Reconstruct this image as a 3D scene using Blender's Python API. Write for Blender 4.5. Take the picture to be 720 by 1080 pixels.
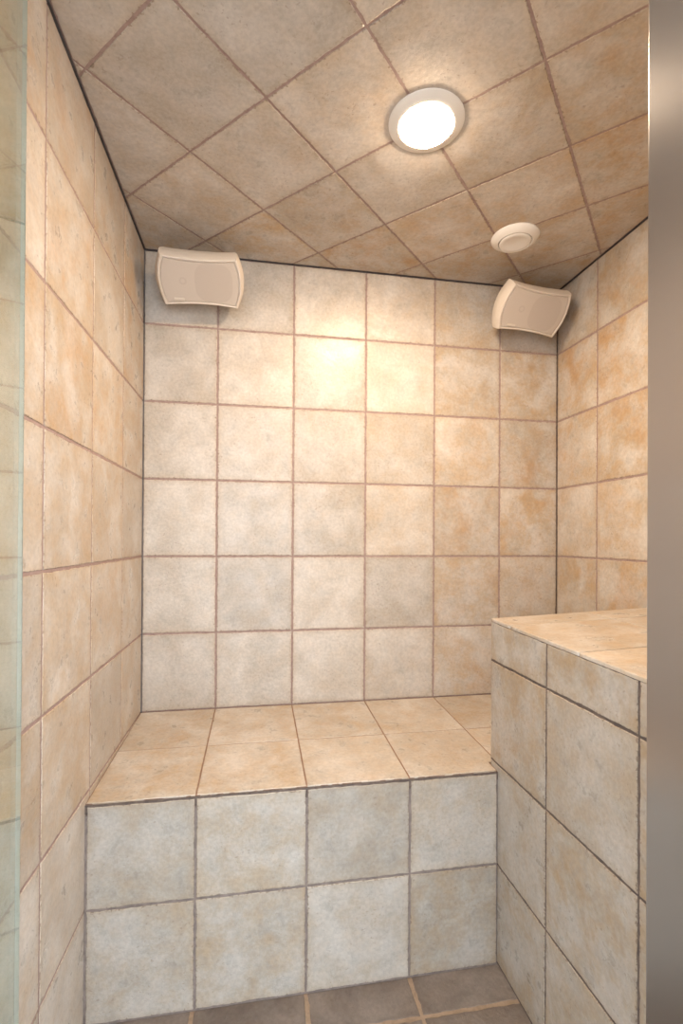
import bpy, bmesh, math, random
from mathutils import Vector, Matrix

# ------------------------------------------------------------------ set-up
for o in list(bpy.data.objects):
    bpy.data.objects.remove(o, do_unlink=True)
S = bpy.context.scene
COL = S.collection
T = 0.305                                     # pitch of the wall tiles in metres
Z0 = 3.9965                                   # rows from the eye-level joint down to the floor


def W(x, y, z):
    """tile units (x along back wall, y depth, z rows above the eye-level joint) to metres"""
    return Vector((x * T, y * T, (z + Z0) * T))


# ---- camera
cd = bpy.data.cameras.new('camera')
cam = bpy.data.objects.new('camera', cd)
COL.objects.link(cam)
R = ((0.98529, 0.170767, -0.0064915), (-0.170792, 0.985301, -0.0034026), (0.005815, 0.0044613, 0.999973))
loc = W(0.52879, -6.57401, 0.23798)
cam.matrix_world = Matrix(((R[0][0], R[0][2], -R[0][1], loc.x),
                           (R[1][0], R[1][2], -R[1][1], loc.y),
                           (R[2][0], R[2][2], -R[2][1], loc.z), (0, 0, 0, 1)))
cd.sensor_fit = 'HORIZONTAL'
cd.sensor_width = 36
cd.lens = 511.98 / 720 * 36
cd.shift_y = 26.19 / 720
cd.clip_start = 0.01
S.camera = cam

# ---- daylight of the bathroom outside the doorway
wd = bpy.data.worlds.new('daylight')
S.world = wd
wd.use_nodes = True
bgn = wd.node_tree.nodes['Background']
bgn.inputs[0].default_value = (0.80, 0.90, 1.0, 1)
bgn.inputs[1].default_value = 6.8
LAMP = 460.0
LAMP_COLOR = (1.0, 0.765, 0.545)

# ---- exposure
vs = S.view_settings
vs.view_transform = 'Standard'
vs.look = 'None'
vs.gamma = 1
vs.use_curve_mapping = False
vs.exposure = 0.2


# ------------------------------------------------------------------ helpers
def structure(o, label=None):
    o['kind'] = 'structure'
    if label:
        o['label'] = label
    return o


def tag(o, label, cat, group=None):
    o['label'] = label
    o['category'] = cat
    if group:
        o['group'] = group
    return o


def link(name, bm, mats, parent=None, smooth=False):
    me = bpy.data.meshes.new(name)
    bm.normal_update()
    bm.to_mesh(me)
    bm.free()
    for m in (mats if isinstance(mats, (list, tuple)) else [mats]):
        me.materials.append(m)
    if smooth:
        for p in me.polygons:
            p.use_smooth = True
    o = bpy.data.objects.new(name, me)
    COL.objects.link(o)
    if parent:
        o.parent = parent
    return o


def empty(name, loc, rot=(0, 0, 0)):
    o = bpy.data.objects.new(name, None)
    COL.objects.link(o)
    o.empty_display_size = 0.05
    o.location = loc
    o.rotation_euler = rot
    return o


class G:
    """small node graph helper"""
    def __init__(self, name):
        self.m = bpy.data.materials.new(name)
        self.m.use_nodes = True
        self.t = self.m.node_tree
        self.p = self.t.nodes['Principled BSDF']
        self.out = self.t.nodes['Material Output']

    def n(self, kind, **kw):
        nd = self.t.nodes.new(kind)
        for k, v in kw.items():
            setattr(nd, k, v)
        return nd

    def l(self, a, b):
        self.t.links.new(a, b)

    def put(self, sock, v):
        if hasattr(v, 'is_output'):
            self.l(v, sock)
        else:
            sock.default_value = v

    def math(self, op, a, b=0.0, c=0.0, clamp=False):
        nd = self.n('ShaderNodeMath', operation=op, use_clamp=clamp)
        for i, v in enumerate((a, b, c)):
            self.put(nd.inputs[i], v)
        return nd.outputs[0]

    def vmath(self, op, a, b):
        nd = self.n('ShaderNodeVectorMath', operation=op)
        self.put(nd.inputs[0], a)
        self.put(nd.inputs[1], b)
        return nd.outputs[0]

    def noise(self, vec, scale, detail=4.0, rough=0.55, dist=0.0):
        nd = self.n('ShaderNodeTexNoise')
        self.l(vec, nd.inputs['Vector'])
        nd.inputs['Scale'].default_value = scale
        nd.inputs['Detail'].default_value = detail
        nd.inputs['Roughness'].default_value = rough
        nd.inputs['Distortion'].default_value = dist
        return nd.outputs['Fac']

    def ramp(self, f, lo, hi, a=0.0, b=1.0):
        nd = self.n('ShaderNodeMapRange', interpolation_type='SMOOTHSTEP')
        self.put(nd.inputs[0], f)
        for i, v in zip((1, 2, 3, 4), (lo, hi, a, b)):
            nd.inputs[i].default_value = v
        return nd.outputs[0]

    def mix(self, f, a, b):
        nd = self.n('ShaderNodeMix', data_type='RGBA')
        self.put(nd.inputs[0], f)
        for s, v in ((nd.inputs[6], a), (nd.inputs[7], b)):
            if hasattr(v, 'is_output'):
                self.l(v, s)
            else:
                s.default_value = (*v, 1)
        return nd.outputs[2]


def tile_material(name, pale, grey, tan, rust, pit, rough=0.31, bump=0.19, pits=1.0):
    g = G(name)
    geo = g.n('ShaderNodeNewGeometry')
    at = g.n('ShaderNodeAttribute', attribute_name='tile_rand')
    uv = g.n('ShaderNodeUVMap', uv_map='tile')
    sp = g.n('ShaderNodeSeparateColor')
    g.l(at.outputs['Color'], sp.inputs[0])
    r1, r2, r3 = sp.outputs[0], sp.outputs[1], sp.outputs[2]
    off = g.vmath('MULTIPLY', at.outputs['Vector'], (37.0, 53.0, 71.0))
    pos = g.vmath('ADD', geo.outputs['Position'], off)
    big = g.noise(pos, 7.0, 5.0, 0.6, 0.4)
    mid = g.noise(g.vmath('ADD', pos, (5.2, 1.3, 9.1)), 18.0, 6.0, 0.62, 0.2)
    fine = g.noise(pos, 95.0, 5.0, 0.6)
    blot = g.noise(g.vmath('ADD', pos, (2.7, 8.3, 4.4)), 5.0, 4.0, 0.55, 0.6)
    # distance to the tile's edge, 0 at the rim
    su = g.n('ShaderNodeSeparateXYZ')
    g.l(uv.outputs[0], su.inputs[0])
    du = g.math('SUBTRACT', 0.5, g.math('ABSOLUTE', g.math('SUBTRACT', su.outputs[0], 0.5)))
    dv = g.math('SUBTRACT', 0.5, g.math('ABSOLUTE', g.math('SUBTRACT', su.outputs[1], 0.5)))
    ed = g.math('MINIMUM', du, dv)
    c = g.mix(g.ramp(big, 0.3, 0.7), pale, grey)
    tanf = g.math('MULTIPLY', g.ramp(g.math('ADD', g.math('MULTIPLY', mid, 0.5), g.math('MULTIPLY', big, 0.5)), 0.36, 0.68), g.ramp(r1, 0.0, 1.0, 0.3, 1.15))
    c = g.mix(tanf, c, tan)
    rf = g.math('MULTIPLY', g.ramp(g.math('ADD', g.math('MULTIPLY', blot, 0.8), g.math('MULTIPLY', mid, 0.2)), 0.44, 0.74), g.ramp(r2, 0.0, 1.0, 0.0, 0.8))
    c = g.mix(rf, c, rust)
    fl = g.math('MULTIPLY', g.ramp(fine, 0.3, 0.7, 0.91, 1.07), g.ramp(mid, 0.3, 0.7, 0.95, 1.04))
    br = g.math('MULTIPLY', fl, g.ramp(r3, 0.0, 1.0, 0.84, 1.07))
    # tumbled rim: stained, chipped
    rim = g.math('ADD', ed, g.math('MULTIPLY', g.math('SUBTRACT', mid, 0.5), 0.12))
    c = g.mix(g.ramp(rim, 0.0, 0.09, 0.30, 0.0), c, tan)
    ch = g.math('ADD', ed, g.math('MULTIPLY', g.math('SUBTRACT', g.noise(pos, 130.0, 3.0, 0.6), 0.47), 0.13))
    chip = g.ramp(ch, 0.006, 0.014, 0.6, 0.0)
    # little pits and scratches in the glaze
    st = g.n('ShaderNodeMapping')
    g.l(pos, st.inputs[0])
    st.inputs['Scale'].default_value = (1.0, 1.0, 1.3)
    pn = g.noise(st.outputs[0], 105.0, 2.5, 0.5, 0.35)
    area = g.ramp(g.noise(pos, 11.0, 3.0, 0.5), 0.38, 0.62)
    pm = g.math('MULTIPLY', g.ramp(pn, 0.63, 0.70, 0.0, 0.65 * pits), area)
    sn = g.math('ABSOLUTE', g.math('SUBTRACT', g.noise(g.vmath('ADD', pos, (4.1, 7.7, 2.9)), 34.0, 3.0, 0.6, 1.2), 0.5))
    sm = g.math('MULTIPLY', g.ramp(sn, 0.003, 0.012, 0.30 * pits, 0.0), g.ramp(g.noise(g.vmath('ADD', pos, (9.1, 3.3, 6.2)), 42.0, 2.0, 0.5), 0.52, 0.62))
    sm = g.math('MULTIPLY', sm, g.ramp(g.noise(g.vmath('ADD', pos, (1.1, 5.3, 8.2)), 9.0, 2.0, 0.5), 0.40, 0.60))
    pm = g.math('MAXIMUM', g.math('MULTIPLY', pm, 0.55), sm)
    pm = g.math('MAXIMUM', pm, chip)
    c = g.mix(pm, c, pit)
    mul = g.n('ShaderNodeVectorMath', operation='SCALE')
    g.l(c, mul.inputs[0])
    g.l(br, mul.inputs[3])
    g.l(mul.outputs[0], g.p.inputs['Base Color'])
    g.l(g.math('ADD', g.ramp(mid, 0.3, 0.7, rough - 0.05, rough + 0.1), g.math('MULTIPLY', pm, 0.3)), g.p.inputs['Roughness'])
    g.p.inputs['IOR'].default_value = 1.42
    g.p.inputs['Specular IOR Level'].default_value = 0.45
    h = g.math('ADD', g.math('MULTIPLY', mid, 1.6), g.math('MULTIPLY', fine, 0.8))
    h = g.math('SUBTRACT', h, g.math('MULTIPLY', pm, 0.8))
    b = g.n('ShaderNodeBump')
    b.inputs['Strength'].default_value = bump
    b.inputs['Distance'].default_value = 0.004
    g.l(h, b.inputs['Height'])
    g.l(b.outputs[0], g.p.inputs['Normal'])
    return g.m


def rough_material(name, a, b, scale, rough=0.85, bump=0.3):
    g = G(name)
    geo = g.n('ShaderNodeNewGeometry')
    f = g.noise(geo.outputs['Position'], scale, 5.0, 0.6)
    g.l(g.mix(g.ramp(f, 0.3, 0.7), a, b), g.p.inputs['Base Color'])
    g.p.inputs['Roughness'].default_value = rough
    bp = g.n('ShaderNodeBump')
    bp.inputs['Strength'].default_value = bump
    bp.inputs['Distance'].default_value = 0.002
    g.l(f, bp.inputs['Height'])
    g.l(bp.outputs[0], g.p.inputs['Normal'])
    return g.m


M_TILE = tile_material('glazed_tile', (0.57, 0.522, 0.468), (0.455, 0.417, 0.368), (0.43, 0.312, 0.193), (0.42, 0.235, 0.095), (0.20, 0.13, 0.09))
M_FLOOR = tile_material('floor_tile', (0.215, 0.185, 0.165), (0.105, 0.088, 0.08), (0.17, 0.13, 0.10), (0.2, 0.14, 0.1), (0.12, 0.09, 0.08), 0.45, 0.6, 1.0)
M_GROUT = rough_material('mauve_grout', (0.28, 0.195, 0.17), (0.36, 0.26, 0.23), 60)
M_GROUT_FLOOR = rough_material('sandy_grout', (0.26, 0.19, 0.13), (0.34, 0.25, 0.18), 60)
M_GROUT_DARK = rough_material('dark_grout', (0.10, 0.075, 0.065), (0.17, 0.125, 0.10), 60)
M_GROUT_GREY = rough_material('grey_brown_grout', (0.19, 0.15, 0.13), (0.28, 0.22, 0.19), 60)
M_GROUT_SEAT = rough_material('tan_grout', (0.24, 0.15, 0.10), (0.32, 0.21, 0.15), 60)
M_CAULK = rough_material('grey_caulk', (0.10, 0.09, 0.09), (0.15, 0.14, 0.135), 80, 0.6)
M_SEAL = rough_material('black_sealant', (0.03, 0.027, 0.03), (0.06, 0.055, 0.06), 80, 0.6)
M_PAINT = rough_material('white_wall_paint', (0.7, 0.7, 0.69), (0.74, 0.74, 0.73), 30, 0.7, 0.05)


# ------------------------------------------------------------------ tiled surfaces
def panel(bm, o, ud, vd, tiles, rnd, thick=0.022, gap=0.021, jag=0.007, edge=0.007, back=None, pol=None, bias=None, calm=0.0):
    """o, ud, vd in tile units; tiles: list of (u0,u1,v0,v1) or 4-point polygons; grout sheet on material slot 1"""
    o, ud, vd = Vector(o), Vector(ud), Vector(vd)
    nd = ud.cross(vd).normalized()
    lay = bm.loops.layers.uv.get('tile') or bm.loops.layers.uv.new('tile')
    cl = bm.loops.layers.float_color.get('tile_rand') or bm.loops.layers.float_color.new('tile_rand')

    def P(u, v, d):
        return W(*(o + ud * u + vd * v + nd * d))
    for t in tiles:
        if len(t) == 4 and not isinstance(t[0], (tuple, list)):
            u0, u1, v0, v1 = t
            poly = [(u0, v0), (u1, v0), (u1, v1), (u0, v1)]
            cu, cv = u0, v0
        else:
            poly = t[0]
            cu, cv = t[1]
        poly = inset(poly, gap / 2)
        if not poly:
            continue
        c = [rnd.random(), rnd.random(), rnd.random(), 1]
        mu = sum(q[0] for q in poly) / len(poly)
        mv = sum(q[1] for q in poly) / len(poly)
        b4 = bias(mu, mv) if bias else (0.1, 0.6, 0.0, 0.4)
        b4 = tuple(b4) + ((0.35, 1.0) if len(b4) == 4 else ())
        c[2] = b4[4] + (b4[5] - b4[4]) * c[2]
        c[0] = b4[0] + (b4[1] - b4[0]) * c[0]
        c[1] = b4[2] + (b4[3] - b4[2]) * c[1]
        pts = []
        for i in range(len(poly)):
            a, b = Vector(poly[i]), Vector(poly[(i + 1) % len(poly)])
            L = (b - a).length
            n = max(1, int(L / 0.05))
            tn = Vector((-(b - a).y, (b - a).x)) / max(L, 1e-6)
            for k in range(n):
                q = a + (b - a) * (k / n)
                if k:
                    q = q + tn * (rnd.random() ** 2.2) * jag
                    q = q + (b - a) / L * rnd.uniform(-0.012, 0.012)
                else:
                    q = q + Vector((rnd.uniform(-1, 1), rnd.uniform(-1, 1))) * 0.0025
                pts.append(q)
        ins = inset([tuple(q) for q in pts], edge)
        if not ins or len(ins) != len(pts):
            ins = [tuple(q) for q in pts]
        lift = rnd.uniform(-0.0012, 0.0012)
        mid = [tuple(Vector(p) * 0.72 + Vector(q) * 0.28) for p, q in zip(pts, ins)]
        loops = [[bm.verts.new(P(p[0], p[1], -thick)) for p in pts],
                 [bm.verts.new(P(p[0], p[1], -0.0055 + lift)) for p in pts],
                 [bm.verts.new(P(p[0], p[1], -0.0015 + lift)) for p in mid],
                 [bm.verts.new(P(p[0], p[1], lift)) for p in ins]]
        co = [pts, pts, mid, ins]
        fs = []
        N = len(pts)
        for li in range(3):
            for i in range(N):
                j = (i + 1) % N
                f = bm.faces.new((loops[li][i], loops[li][j], loops[li + 1][j], loops[li + 1][i]))
                fs.append((f, [co[li][i], co[li][j], co[li + 1][j], co[li + 1][i]]))
                f.smooth = True
        f = bm.faces.new(loops[3])
        fs.append((f, ins))
        for f, cc in fs:
            f.material_index = 0
            for lp, q in zip(f.loops, cc):
                if pol:
                    q2 = pol(q[0], q[1], cu, cv)
                else:
                    q2 = (q[0] - cu, q[1] - cv)
                    if not isinstance(t[0], (tuple, list)):
                        q2 = (q2[0] / max(u1 - u0, .2), q2[1] / max(v1 - v0, .2))
                if calm:
                    q2 = (calm + q2[0] * (1 - 2 * calm), calm + q2[1] * (1 - 2 * calm))
                lp[lay].uv = q2
                lp[cl] = c
    if back:
        u0, u1, v0, v1 = back
        d = -0.0050
        vs_ = [bm.verts.new(P(a, b, d)) for a, b in ((u0, v0), (u1, v0), (u1, v1), (u0, v1))]
        f = bm.faces.new(vs_)
        f.material_index = 1
        # body of the wall behind the tiles
        vb = [bm.verts.new(P(a, b, -0.3)) for a, b in ((u0, v0), (u1, v0), (u1, v1), (u0, v1))]
        bm.faces.new(vb[::-1]).material_index = 1
        for i in range(4):
            j = (i + 1) % 4
            bm.faces.new((vs_[j], vs_[i], vb[i], vb[j])).material_index = 1


def inset(poly, d):
    n = len(poly)
    out = []
    for i in range(n):
        a, b, c = Vector(poly[i - 1]), Vector(poly[i]), Vector(poly[(i + 1) % n])
        e1, e2 = (b - a), (c - b)
        if e1.length < 1e-6 or e2.length < 1e-6:
            out.append(tuple(b))
            continue
        e1.normalize()
        e2.normalize()
        n1, n2 = Vector((-e1.y, e1.x)), Vector((-e2.y, e2.x))
        m = n1 + n2
        k = m.dot(n1)
        q = b + m * (d / max(k, 0.35))
        out.append(tuple(q))
    A = sum(out[i][0] * out[(i + 1) % n][1] - out[(i + 1) % n][0] * out[i][1] for i in range(n))
    return out if A > 0.0006 else None


def grid(us, vs_):
    return [(us[i], us[i + 1], vs_[j], vs_[j + 1]) for i in range(len(us) - 1) for j in range(len(vs_) - 1)]


XL, XR, ZC, ZF = -0.9257, 4.9183, 3.9463, -3.9965
YF = -5.2                                         # inner side of the front wall


# tan, rust and brightness range of each tile by place, light partly painted in
def bias_back(u, v):
    k = min(max((u - 1.6) / 2.6, 0.0), 1.0)  # rust stains are the tiles' own; tan partly stands in for warm light
    r = 0.9 if (u > 4 or 3 < u < 4) and v < 2.2 else 0.35
    return (0.0 + .35 * k, 0.25 + .6 * k, 0.0 + .5 * k * r, 0.12 + 0.85 * k * r)


def bias_left(u, v):
    k = min(max((v + 2.5) / 5.0, 0.0), 1.0)
    return (0.15 + .2 * k, 0.5 + .3 * k, 0.05 + .25 * k, 0.3 + .5 * k)


def bias_right(u, v):
    return (0.5, 0.9, 0.3, 0.8)  # orange partly stands in for warm lamp light on this wall


def bias_ceiling(u, v):
    k = min(max((u - 1.5) / 2.5, 0.0), 1.0)
    m = min(max((1.6 - v) / 1.4, 0.0), 1.0)
    k = max(k, m * .8)  # tan to the right and back stands in for warm light without daylight
    return (0.1 + .6 * k, 0.45 + .55 * k, 0.0 + .5 * k, 0.25 + .65 * k)


def bias_seat(u, v):
    return (0.35, 0.65, 0.05, 0.35)


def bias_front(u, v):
    return (0.25, 0.75, 0.0, 0.15, 0.1, 0.6)  # lowered brightness puts the shade on the bench front into the tile colour


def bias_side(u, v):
    return (0.45, 0.95, 0.0, 0.3, 0.0, 0.3)  # darkest range: shade on the ledge faces painted into the tiles


# back wall
bm = bmesh.new()
panel(bm, (0, 0, 0), (1, 0, 0), (0, 0, 1), grid([XL, 0, 1, 2, 3, 4, XR], [ZF, -3, -2, -1, 0, 1, 2, 3, ZC]), random.Random(11), bias=bias_back,
      back=(XL - .3, XR + .3, ZF - .2, ZC + .2))
structure(link('wall_back', bm, [M_TILE, M_GROUT]))
# left wall: u runs along -y so that the normal points into the room
bm = bmesh.new()
panel(bm, (XL, 0, 0), (0, -1, 0), (0, 0, 1),
      grid([0, .9244, 1.9244, 2.9244, 3.9244, 4.9244, 5.5], [ZF, -3, -2, -1, 0, 1, 2, 3, ZC]), random.Random(23), bias=bias_left,
      back=(0, 5.5, ZF - .2, ZC + .2))
# the cross product of -y and z is -x: flip by building with v first
bm.free()
bm = bmesh.new()
panel(bm, (XL, 0, 0), (0, 1, 0), (0, 0, 1),
      grid([-5.5, -4.9244, -3.9244, -2.9244, -1.9244, -.9244, 0], [ZF, -3, -2, -1, 0, 1, 2, 3, ZC]), random.Random(23), bias=bias_left,
      back=(-5.5, 0, ZF - .2, ZC + .2))
structure(link('wall_left', bm, [M_TILE, M_GROUT]))
bm = bmesh.new()
panel(bm, (XR, 0, 0), (0, -1, 0), (0, 0, 1),
      grid([0, .8608, 1.8608, 2.8608, 3.8608, 4.8608, 5.5], [ZF, -3, -2, -1, 0, 1, 2, 3, ZC]), random.Random(37), bias=bias_right,
      back=(0, 5.5, ZF - .2, ZC + .2))
structure(link('wall_right', bm, [M_TILE, M_GROUT]))

# ceiling: square tiles laid on the diagonal; each tile is cut to the room's outline
def clip(poly, x0, x1, y0, y1):
    def cut(pl, f):
        out = []
        for i in range(len(pl)):
            a, b = pl[i], pl[(i + 1) % len(pl)]
            fa, fb = f(a), f(b)
            if fa >= 0:
                out.append(a)
            if fa * fb < 0:
                k = fa / (fa - fb)
                out.append((a[0] + (b[0] - a[0]) * k, a[1] + (b[1] - a[1]) * k))
        return out
    for f in (lambda p: p[0] - x0, lambda p: x1 - p[0], lambda p: p[1] - y0, lambda p: y1 - p[1]):
        poly = cut(poly, f)
        if len(poly) < 3:
            return None
    q = []
    for p in poly:
        if not q or (Vector(p) - Vector(q[-1])).length > 1e-4:
            q.append(p)
    if (Vector(q[0]) - Vector(q[-1])).length < 1e-4:
        q.pop()
    return q if len(q) >= 3 else None


s2 = math.sqrt(0.5)
ct = []
for i in range(-8, 8):
    for j in range(-8, 10):
        a0, b0 = i - 0.325, j + 0.140           # joints: (x+y)/sqrt2 = i-.325, (x-y)/sqrt2 = j+.14
        cs = [((a + b) * s2, (a - b) * s2) for a, b in ((a0, b0), (a0, b0 + 1), (a0 + 1, b0 + 1), (a0 + 1, b0))]
        cs = [(x, y) for x, y in cs]
        # panel frame for the ceiling: u = x, v = -y, normal = -z
        pl = [(x, -y) for x, y in cs]
        A = sum(pl[k][0] * pl[(k + 1) % 4][1] - pl[(k + 1) % 4][0] * pl[k][1] for k in range(4))
        if A < 0:
            pl = pl[::-1]
        pl = clip(pl, XL + .012, XR - .012, 0.012, 5.5)
        if pl:
            ct.append((pl, (a0, b0)))
bm = bmesh.new()
panel(bm, (0, 0, ZC), (1, 0, 0), (0, -1, 0), ct, random.Random(5), gap=0.018, bias=bias_ceiling,
      back=(XL - .3, XR + .3, -.3, 5.5),
      pol=lambda u, v, a, b: ((u - v) * s2 - a, (u + v) * s2 - b))
structure(link('ceiling', bm, [M_TILE, M_GROUT]))

# floor
bm = bmesh.new()
panel(bm, (0, 0, ZF), (1, 0, 0), (0, 1, 0), grid([XL, -.02, 1, 2, 2.98], [-5.4, -4.46, -3.45, -2.44, -1.9]), random.Random(8), gap=0.032, jag=0.012,
      back=(XL - .3, XR + .3, -5.5, 0.3))
structure(link('floor', bm, [M_FLOOR, M_GROUT_FLOOR]))


# ------------------------------------------------------------------ boxes and lathe
def box(bm, lo, hi, bevel=0.0, seg=2):
    r = bmesh.ops.create_cube(bm, size=1.0)
    c = (Vector(lo) + Vector(hi)) / 2
    d = Vector(hi) - Vector(lo)
    for v in r['verts']:
        v.co = Vector((c.x + v.co.x * d.x, c.y + v.co.y * d.y, c.z + v.co.z * d.z))
    if bevel:
        es = list({e for v in r['verts'] for e in v.link_edges})
        bmesh.ops.bevel(bm, geom=es, offset=bevel, segments=seg, affect='EDGES', profile=0.6)
    return bm


def wbox(bm, x0, x1, y0, y1, z0, z1, bevel=0.0):
    return box(bm, W(x0, y0, z0), W(x1, y1, z1), bevel)


def lathe(bm, prof, n=64, cap_first=False, cap_last=False):
    """profile of (radius, z) in metres around the local z axis"""
    rings = []
    for r, z in prof:
        rings.append([bm.verts.new((r * math.cos(2 * math.pi * i / n), r * math.sin(2 * math.pi * i / n), z)) for i in range(n)])
    for a, b in zip(rings, rings[1:]):
        for i in range(n):
            j = (i + 1) % n
            bm.faces.new((a[i], a[j], b[j], b[i])).smooth = True
    if cap_first:
        bm.faces.new(rings[0][::-1])
    if cap_last:
        bm.faces.new(rings[-1])
    bmesh.ops.recalc_face_normals(bm, faces=bm.faces[:])
    return bm


# ------------------------------------------------------------------ front wall, doorway, bathroom floor outside
bm = bmesh.new()
wbox(bm, 1.97, XR + .3, -5.55, YF, ZF - .2, ZC + .2)          # right of the doorway
wbox(bm, XL - .3, -0.56, -5.55, YF, ZF - .2, ZC + .2)         # left return
wbox(bm, -0.56, 1.97, -5.55, YF, 3.3, ZC + .2)                # over the doorway
structure(link('wall_front', bm, M_PAINT))
bm = bmesh.new()
wbox(bm, -9, 9, -14, -5.5, ZF - .4, ZF - .02)
structure(link('floor_bathroom', bm, M_FLOOR))

bm = bmesh.new()
wbox(bm, -9, 9, -14, -5.56, ZC + .35, ZC + .6)  # unseen ceiling, added to block the sky so daylight enters level
structure(link('ceiling_bathroom', bm, M_PAINT))

# dark sealant where the tiled surfaces meet
def seal(name, boxes, mat=M_SEAL):
    bm = bmesh.new()
    for b in boxes:
        wbox(bm, *b)
    return structure(link(name, bm, mat))


seal('trim_1', [(XL, XR, -.016, .01, ZC - .008, ZC + .01)])
seal('trim_2', [(XL - .01, XL + .013, -5.2, 0, ZC - .009, ZC + .01)])
seal('trim_3', [(XR - .012, XR + .01, -5.2, 0, ZC - .009, ZC + .01)])
seal('trim_4', [(XL - .01, XL + .011, -.009, .01, -2.0, ZC)], M_CAULK)
seal('trim_5', [(XR - .014, XR + .01, -.011, .01, -2.0, ZC)], M_GROUT_DARK)

# ------------------------------------------------------------------ the tiled bench
XB = 2.915                                        # left face of the ledge
ZB0, ZBM, ZB1, YB = -1.9947, -2.0345, -2.0713, -2.0563
bench = empty('tiled_bench', W(1.0, -1.0, ZF))
tag(bench, 'low built-in tiled bench along the back wall with warm beige seat', 'bench')
bench_inv = Matrix.Translation(-bench.location)


def localise(o, inv):
    o.data.transform(inv)
    return o


sl = (ZB1 - ZB0) / (-YB)                          # fall of the seat per row towards the front
YK, YE = -1.8815, YF + .01                        # back and front end of the ledge
YN = YK + .012                                    # the seat is notched round the ledge
bm = bmesh.new()
f0, m0, b0 = YB + .012, -1.0675, -.012
panel(bm, (0, 0, ZB0), (1, 0, 0), (0, 1, -sl),
      [(XL, 0, f0, m0), (0, 1, f0, m0), (1, 2, f0, m0),
       ([(2, f0), (XB - .004, f0), (XB - .004, YN), (3, YN), (3, m0), (2, m0)], (2, f0)),
       (3, 4, YN, m0), (4, XR, YN, m0)] + grid([XL, 0, 1, 2, 3, 4, XR], [m0, b0]), random.Random(52), bias=bias_seat, jag=0.002, calm=0.06,
      gap=0.014, thick=0.03)


def slab(bm, x0, x1, y0, y1, ztop, z0):
    v = [bm.verts.new(W(x, y, ztop(y))) for x, y in ((x0, y0), (x1, y0), (x1, y1), (x0, y1))]
    v += [bm.verts.new(W(x, y, z0)) for x, y in ((x0, y0), (x1, y0), (x1, y1), (x0, y1))]
    for q in ((0, 1, 2, 3), (7, 6, 5, 4), (4, 5, 1, 0), (5, 6, 2, 1), (6, 7, 3, 2), (7, 4, 0, 3)):
        bm.faces.new([v[k] for k in q]).material_index = 1


seat_z = lambda y: ZB0 - sl * y - .0065
slab(bm, XL, XB - .004, YB + .02, YN, seat_z, ZB1 - .1)
slab(bm, XL, XR, YN, -.005, seat_z, ZB1 - .1)
localise(link('seat', bm, [M_TILE, M_GROUT_SEAT], bench), bench_inv)
bm = bmesh.new()
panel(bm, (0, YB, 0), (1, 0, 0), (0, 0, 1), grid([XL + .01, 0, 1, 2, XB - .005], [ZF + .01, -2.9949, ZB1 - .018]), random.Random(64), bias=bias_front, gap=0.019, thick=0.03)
slab(bm, XL, XB - .005, YB + .0065, YN, lambda y: ZB1 - .1, ZF)
slab(bm, XL, XR, YN, -.01, lambda y: ZB1 - .1, ZF)
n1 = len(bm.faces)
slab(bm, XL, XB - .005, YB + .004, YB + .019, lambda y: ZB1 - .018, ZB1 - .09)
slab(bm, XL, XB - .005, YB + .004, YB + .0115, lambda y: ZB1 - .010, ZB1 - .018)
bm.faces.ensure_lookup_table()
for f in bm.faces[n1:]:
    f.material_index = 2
localise(link('front', bm, [M_TILE, M_GROUT_GREY, M_GROUT_DARK], bench), bench_inv)

# ------------------------------------------------------------------ the higher tiled ledge on the right
ledge = empty('tiled_ledge', W(3.9, -3.5, ZF))
tag(ledge, 'tall tiled ledge on the right standing higher than the bench', 'ledge')
led_inv = Matrix.Translation(-ledge.location)
rx, ry = 0.042, 0.022
ZT = -0.573


def zt(x, y):
    return ZT + rx * (x - XB) + ry * (y - YK)


bm = bmesh.new()
# top: u = x, v = y on the sloping plane
panel(bm, (XB, YK, ZT), (1, 0, rx), (0, 1, ry),
      grid([-.008, 1.08, XR - XB - .01], [YE - YK, -2.44, -1.40, -.40, 0.0])[0:0] +
      [(-.008, 1.08, -.40, 0.0), (1.08, XR - XB - .01, -.40, 0.0)] +
      [(-.008, 1.08, -1.40, -.40), (1.08, XR - XB - .01, -1.40, -.40)] +
      [(-.008, 1.08, -2.40, -1.40), (1.08, XR - XB - .01, -2.40, -1.40)] +
      [(-.008, 1.08, YE - YK, -2.40), (1.08, XR - XB - .01, YE - YK, -2.40)],
      random.Random(71), bias=bias_seat, jag=0.002, calm=0.06, gap=0.014, thick=0.03)
localise(link('top', bm, [M_TILE, M_GROUT_SEAT], ledge), led_inv)
# left face: v = z, u = -y; normal must point to -x
bm = bmesh.new()
us = [YK, -2.8612, -3.8612, -4.8612, YE]
rows = [ZF + .01, -3.012, -2.012, -1.0014, -.596]
tl = []
for i in range(4):
    for j in range(4):
        a, b = -us[i], -us[i + 1]
        if j == 3:
            tl.append(([(a, rows[3]), (b, rows[3]), (b, zt(XB, -b) - .026), (a, zt(XB, -a) - .026)], (a, rows[3])))
        else:
            tl.append((a, b, rows[j], rows[j + 1]))
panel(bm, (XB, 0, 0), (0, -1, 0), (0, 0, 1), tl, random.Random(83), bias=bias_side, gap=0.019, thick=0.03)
n0 = len(bm.faces)
# rear face of the ledge above the bench
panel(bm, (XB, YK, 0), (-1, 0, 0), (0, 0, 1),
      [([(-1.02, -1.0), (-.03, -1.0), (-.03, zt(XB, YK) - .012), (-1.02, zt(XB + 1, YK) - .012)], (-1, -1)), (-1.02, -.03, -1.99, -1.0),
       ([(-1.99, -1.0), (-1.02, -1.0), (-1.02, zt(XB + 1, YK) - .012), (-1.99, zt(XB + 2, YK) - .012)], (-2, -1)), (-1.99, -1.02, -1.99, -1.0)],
      random.Random(85), bias=bias_side, thick=0.03)
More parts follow.
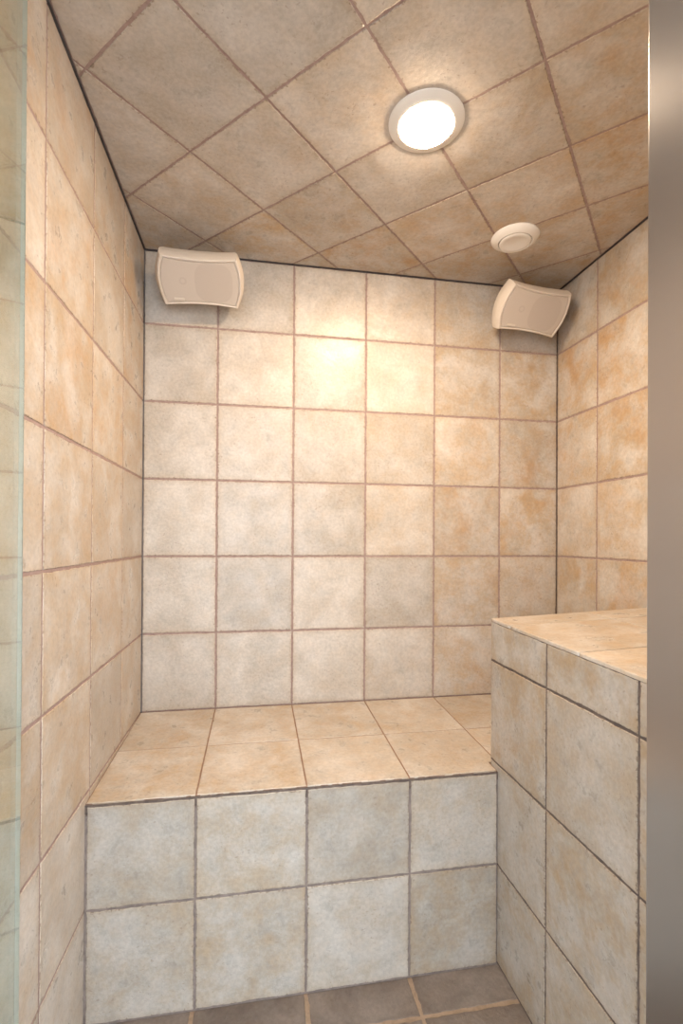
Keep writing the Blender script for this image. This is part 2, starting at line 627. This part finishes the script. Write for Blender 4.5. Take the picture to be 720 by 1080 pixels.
# masonry core
i0 = 0.0065
cv = []
for z_off in (None, 1):
    for x, y in ((XB + i0, YE), (XR - .005, YE), (XR - .005, YK - i0), (XB + i0, YK - i0)):
        cv.append(bm.verts.new(W(x, y, ZF if z_off is None else zt(x, y) - .012)))
for q in ((3, 2, 1, 0), (4, 5, 6, 7), (0, 1, 5, 4), (1, 2, 6, 5), (2, 3, 7, 6), (3, 0, 4, 7)):
    bm.faces.new([cv[k] for k in q]).material_index = 1
localise(link('side', bm, [M_TILE, M_GROUT_DARK], ledge), led_inv)

# ------------------------------------------------------------------ ceiling light
g = G('white_trim_enamel')
g.p.inputs['Base Color'].default_value = (0.80, 0.76, 0.70, 1)
g.p.inputs['Roughness'].default_value = 0.4
M_WHITE = g.m
g = G('lamp_lens')
g.p.inputs['Base Color'].default_value = (0.9, 0.88, 0.84, 1)
g.p.inputs['Emission Color'].default_value = (*LAMP_COLOR, 1)
g.p.inputs['Emission Strength'].default_value = LAMP
M_LENS = g.m
light = empty('ceiling_light', W(1.985, -2.46, ZC))
tag(light, 'lit round recessed ceiling light with white trim ring', 'light')
r0, r1 = 0.335 * T, 0.238 * T
bm = lathe(bmesh.new(), [(r0 - .004, 0.003), (r0, 0.001), (r0, -0.0012), (r0 - .0015, -0.0022), (r0 - .008, -0.0048), (r1 + .006, -0.0098),
                         (r1 + .001, -0.0110), (r1, -0.0107), (r1, 0.003)], 72)
link('trim_ring', bm, M_WHITE, light)
bm = lathe(bmesh.new(), [(r1 - .001, 0.001), (r1 - .001, -0.0107), (r1 * .9, -0.0140), (r1 * .75, -0.0174), (r1 * .6, -0.0196), (r1 * .4, -0.0216), (r1 * .2, -0.0227), (0.002, -0.0230)], 64,
           cap_first=True, cap_last=True)
link('lens', bm, M_LENS, light)

# ------------------------------------------------------------------ ceiling vent
vent = empty('ceiling_vent', W(3.615, -1.09, ZC))
tag(vent, 'small round white unlit ceiling vent above the right speaker', 'vent')
v0 = 0.285 * T
bm = lathe(bmesh.new(), [(v0 - .003, 0.002), (v0, -0.002), (v0 - .001, -0.006), (v0 - .012, -0.0145), (v0 * .74, -0.021), (v0 * .71, -0.0215), (v0 * .69, -0.019), (v0 * .69, -.002)], 72)
link('flange', bm, M_WHITE, vent)
bm = lathe(bmesh.new(), [(0.012, -0.004), (0.012, -0.014), (v0 * .645, -0.0165), (v0 * .665, -0.0185), (v0 * .66, -0.0215), (v0 * .62, -0.0235), (v0 * .47, -0.0235),
                         (v0 * .40, -0.0205), (0.002, -0.019)], 72, cap_first=True, cap_last=True)
link('valve_disc', bm, M_WHITE, vent)

# ------------------------------------------------------------------ speakers
g = G('cream_plastic')
geo = g.n('ShaderNodeNewGeometry')
f = g.noise(geo.outputs['Position'], 260.0, 3.0)
g.l(g.mix(f, (0.60, 0.525, 0.445), (0.66, 0.585, 0.50)), g.p.inputs['Base Color'])
g.p.inputs['Roughness'].default_value = 0.5
M_CREAM = g.m
g = G('grille_cloth')
tc = g.n('ShaderNodeTexCoord')
sx = g.n('ShaderNodeSeparateXYZ')
g.l(tc.outputs['Object'], sx.inputs[0])


def disc(cx, cz, r, soft, p=2.0):
    a = g.math('POWER', g.math('ABSOLUTE', g.math('SUBTRACT', sx.outputs[0], cx)), p)
    b = g.math('POWER', g.math('ABSOLUTE', g.math('SUBTRACT', sx.outputs[2], cz)), p)
    return g.ramp(g.math('POWER', g.math('ADD', a, b), 1.0 / p), r, r + soft, 1.0, 0.0)


wo = disc(0.048, 0.0, 0.066, 0.004, 3.0)
tw = g.math('SUBTRACT', disc(-0.062, 0.002, 0.0115, 0.003), disc(-0.062, 0.002, 0.006, 0.003))
c = g.mix(g.math('MULTIPLY', g.math('MAXIMUM', wo, tw), 0.75), (0.545, 0.47, 0.40), (0.485, 0.41, 0.345))
vor = g.n('ShaderNodeTexVoronoi')
g.l(tc.outputs['Object'], vor.inputs['Vector'])
vor.inputs['Scale'].default_value = 700
c = g.mix(g.ramp(vor.outputs['Distance'], 0.2, 0.5, 0.12, 0.0), c, (0.2, 0.16, 0.13))
g.l(c, g.p.inputs['Base Color'])
g.p.inputs['Roughness'].default_value = 0.75
M_GRILLE = g.m

SW, SH = 0.868 * T, 0.578 * T                      # width, height of the front


def outline(sx_, sz_, bx, cz, n=14):
    """closed outline in x,z: short ends bulge out, long edges bow in"""
    pts = []
    hw, hh = SW / 2 * sx_, SH / 2 * sz_
    def top(t):
        return (t * hw, hh - cz * (1 - t * t))
    def end(t):
        return (hw + bx * (1 - t * t), t * hh)
    for k in range(n):                              # bottom, left to right
        t = -1 + 2 * k / n
        x, z = top(t)
        pts.append((x, -z))
    for k in range(n):
        t = -1 + 2 * k / n
        pts.append(end(t))
    for k in range(n):
        t = 1 - 2 * k / n
        pts.append(top(t))
    for k in range(n):
        t = 1 - 2 * k / n
        x, z = end(t)
        pts.append((-x, z))
    return pts


def skin(bm, loops, cap0=True, cap1=True):
    rr = [[bm.verts.new((x, y, z)) for x, z in pl] for pl, y in loops]
    n = len(rr[0])
    for a, b in zip(rr, rr[1:]):
        for i in range(n):
            j = (i + 1) % n
            bm.faces.new((a[i], a[j], b[j], b[i]))
    if cap0:
        bm.faces.new(rr[0][::-1])
    if cap1:
        bm.faces.new(rr[-1])
    bmesh.ops.recalc_face_normals(bm, faces=bm.faces[:])
    return bm


BX, CZ = 0.017, 0.0085
DF = -0.055                                         # front of the cabinet in local y


def make_speaker(label, pos, rot):
    root = empty('wall_speaker', pos, rot)
    tag(root, label, 'speaker', 'cream speakers under the ceiling')
    bm = bmesh.new()
    skin(bm, [(outline(.925, .885, BX, CZ), DF + .0055),
              (outline(.935, .90, BX, CZ), DF + .0015),
              (outline(.965, .94, BX, CZ), DF),
              (outline(.988, .975, BX, CZ), DF + .0012),
              (outline(1.0, .995, BX, CZ), DF + .005),
              (outline(1.01, 1.02, BX * 1.15, CZ * .95), DF + .014),
              (outline(1.025, 1.05, BX * 1.35, CZ * .9), DF + .032),
              (outline(1.02, 1.05, BX * 1.45, CZ * .8), DF + .052),
              (outline(.96, .99, BX * 1.4, CZ * .6), DF + .076),
              (outline(.82, .84, BX * 1.0, CZ * .4), DF + .094),
              (outline(.55, .55, BX * .6, 0), DF + .104)], cap0=True, cap1=True)
    link('cabinet', bm, M_CREAM, root)
    bm = bmesh.new()
    skin(bm, [(outline(.918, .875, BX, CZ), DF + .006), (outline(.915, .87, BX, CZ), DF + .0025), (outline(.90, .85, BX, CZ), DF + .0018)])
    link('grille', bm, M_GRILLE, root)
    bm = bmesh.new()
    box(bm, (-SW * .375, DF - .0012, -SH * .385), (-SW * .235, DF + .003, -SH * .335), 0.0012)
    link('badge', bm, M_CREAM, root)
    return root


def bracket(root, back_y):
    """swivel arm from the cabinet to a round plate on the back wall, in the speaker's own frame"""
    inv = root.matrix_world.inverted()
    p0 = Vector((0, DF + .09, 0))
    bm = bmesh.new()
    a = root.matrix_world @ p0
    b = Vector((a.x, -0.006, a.z + 0.01))
    d = (b - a)
    q = d.to_track_quat('Z', 'Y')
    L = d.length
    lathe(bm, [(0.011, -0.004), (0.011, L * .55), (0.016, L * .6), (0.016, L)], 24, True, True)
    bm.transform(Matrix.Translation(a) @ q.to_matrix().to_4x4())
    bm2 = bmesh.new()
    lathe(bm2, [(0.03, -0.006), (0.03, 0.004), (0.026, 0.006)], 32, True, True)
    bm2.transform(Matrix.Translation(b) @ Matrix.Rotation(math.pi / 2, 4, 'X'))
    me = bpy.data.meshes.new('tmp')
    bm2.to_mesh(me)
    bm2.free()
    bm.from_mesh(me)
    bpy.data.meshes.remove(me)
    bm.transform(inv)
    return link('bracket', bm, M_CREAM, root)


sp1 = make_speaker('cream wall speaker near the left wall, tilted down', W(-.178, -.40, 3.453), (math.radians(48), math.radians(-2.5), math.radians(2)))
sp2 = make_speaker('cream wall speaker in the right corner under the ceiling vent', W(4.212, -.40, 3.453), (math.radians(40.7), math.radians(1.9), math.radians(5.0)))
bpy.context.view_layer.update()
bracket(sp1, 0)
bracket(sp2, 0)

# ------------------------------------------------------------------ glass door, swung in against the left wall
g = G('clear_glass')
lw = g.n('ShaderNodeLayerWeight')
lw.inputs[0].default_value = 0.5
fr = g.math('ADD', g.math('MULTIPLY', g.math('POWER', lw.outputs['Facing'], 5.0), 0.96), 0.04)
tr = g.n('ShaderNodeBsdfTransparent')
tr.inputs[0].default_value = (0.965, 0.985, 0.96, 1)
gl = g.n('ShaderNodeBsdfGlossy')
gl.inputs['Roughness'].default_value = 0.0
gl.inputs['Color'].default_value = (0.95, 0.98, 0.96, 1)
mx = g.n('ShaderNodeMixShader')
g.l(fr, mx.inputs[0])
g.l(tr.outputs[0], mx.inputs[1])
g.l(gl.outputs[0], mx.inputs[2])
g.l(mx.outputs[0], g.out.inputs['Surface'])
M_GLASS = g.m
g = G('glass_edge')
g.p.inputs['Base Color'].default_value = (0.52, 0.60, 0.55, 1)
g.p.inputs['Roughness'].default_value = 0.15
g.p.inputs['Transmission Weight'].default_value = 0.3
M_GEDGE = g.m
PH = -0.21
LD = 2.02 * T
door = empty('door_1', W(-.8975 - math.sin(PH) * 2.02, -3.315 - math.cos(PH) * 2.02, ZF + .06), (0, 0, -PH))
structure(door, 'clear glass door swung open against the left wall')
bm = bmesh.new()
box(bm, (-0.004, 0.0, 0.0), (0.004, LD, 7.82 * T), 0.0008, 1)
bm.normal_update()
for f in bm.faces:
    f.material_index = 0 if abs(f.normal.x) > 0.9 else 1
link('glass_pane', bm, [M_GLASS, M_GEDGE], door)

# ------------------------------------------------------------------ brushed steel door jamb
g = G('brushed_steel')
geo = g.n('ShaderNodeNewGeometry')
mp = g.n('ShaderNodeMapping')
g.l(geo.outputs['Position'], mp.inputs[0])
mp.inputs['Scale'].default_value = (60, 60, 900)
bn = g.noise(mp.outputs[0], 1.0, 3.0)
g.l(g.mix(bn, (0.48, 0.465, 0.46), (0.49, 0.475, 0.47)), g.p.inputs['Base Color'])
g.p.inputs['Metallic'].default_value = 1.0
g.l(g.ramp(bn, 0.3, 0.7, 0.25, 0.27), g.p.inputs['Roughness'])
g.p.inputs['Anisotropic'].default_value = 0.7
tg = g.n('ShaderNodeTangent', direction_type='RADIAL', axis='Z')
g.l(tg.outputs[0], g.p.inputs['Tangent'])
M_STEEL = g.m
XJ, YJ, PJ = 1.853, -5.10, 0.07                    # inner edge; the strip is turned towards the shower
bm = bmesh.new()
q = W(XJ, YJ, ZF)
box(bm, (0, -0.5 * T, 0), (0.035, 0, 7.35 * T), 0.003, 4)
jamb = structure(link('trim_6', bm, M_STEEL), 'brushed steel door jamb at the right edge')
jamb.location = q
jamb.rotation_euler = (0, 0, -PJ)
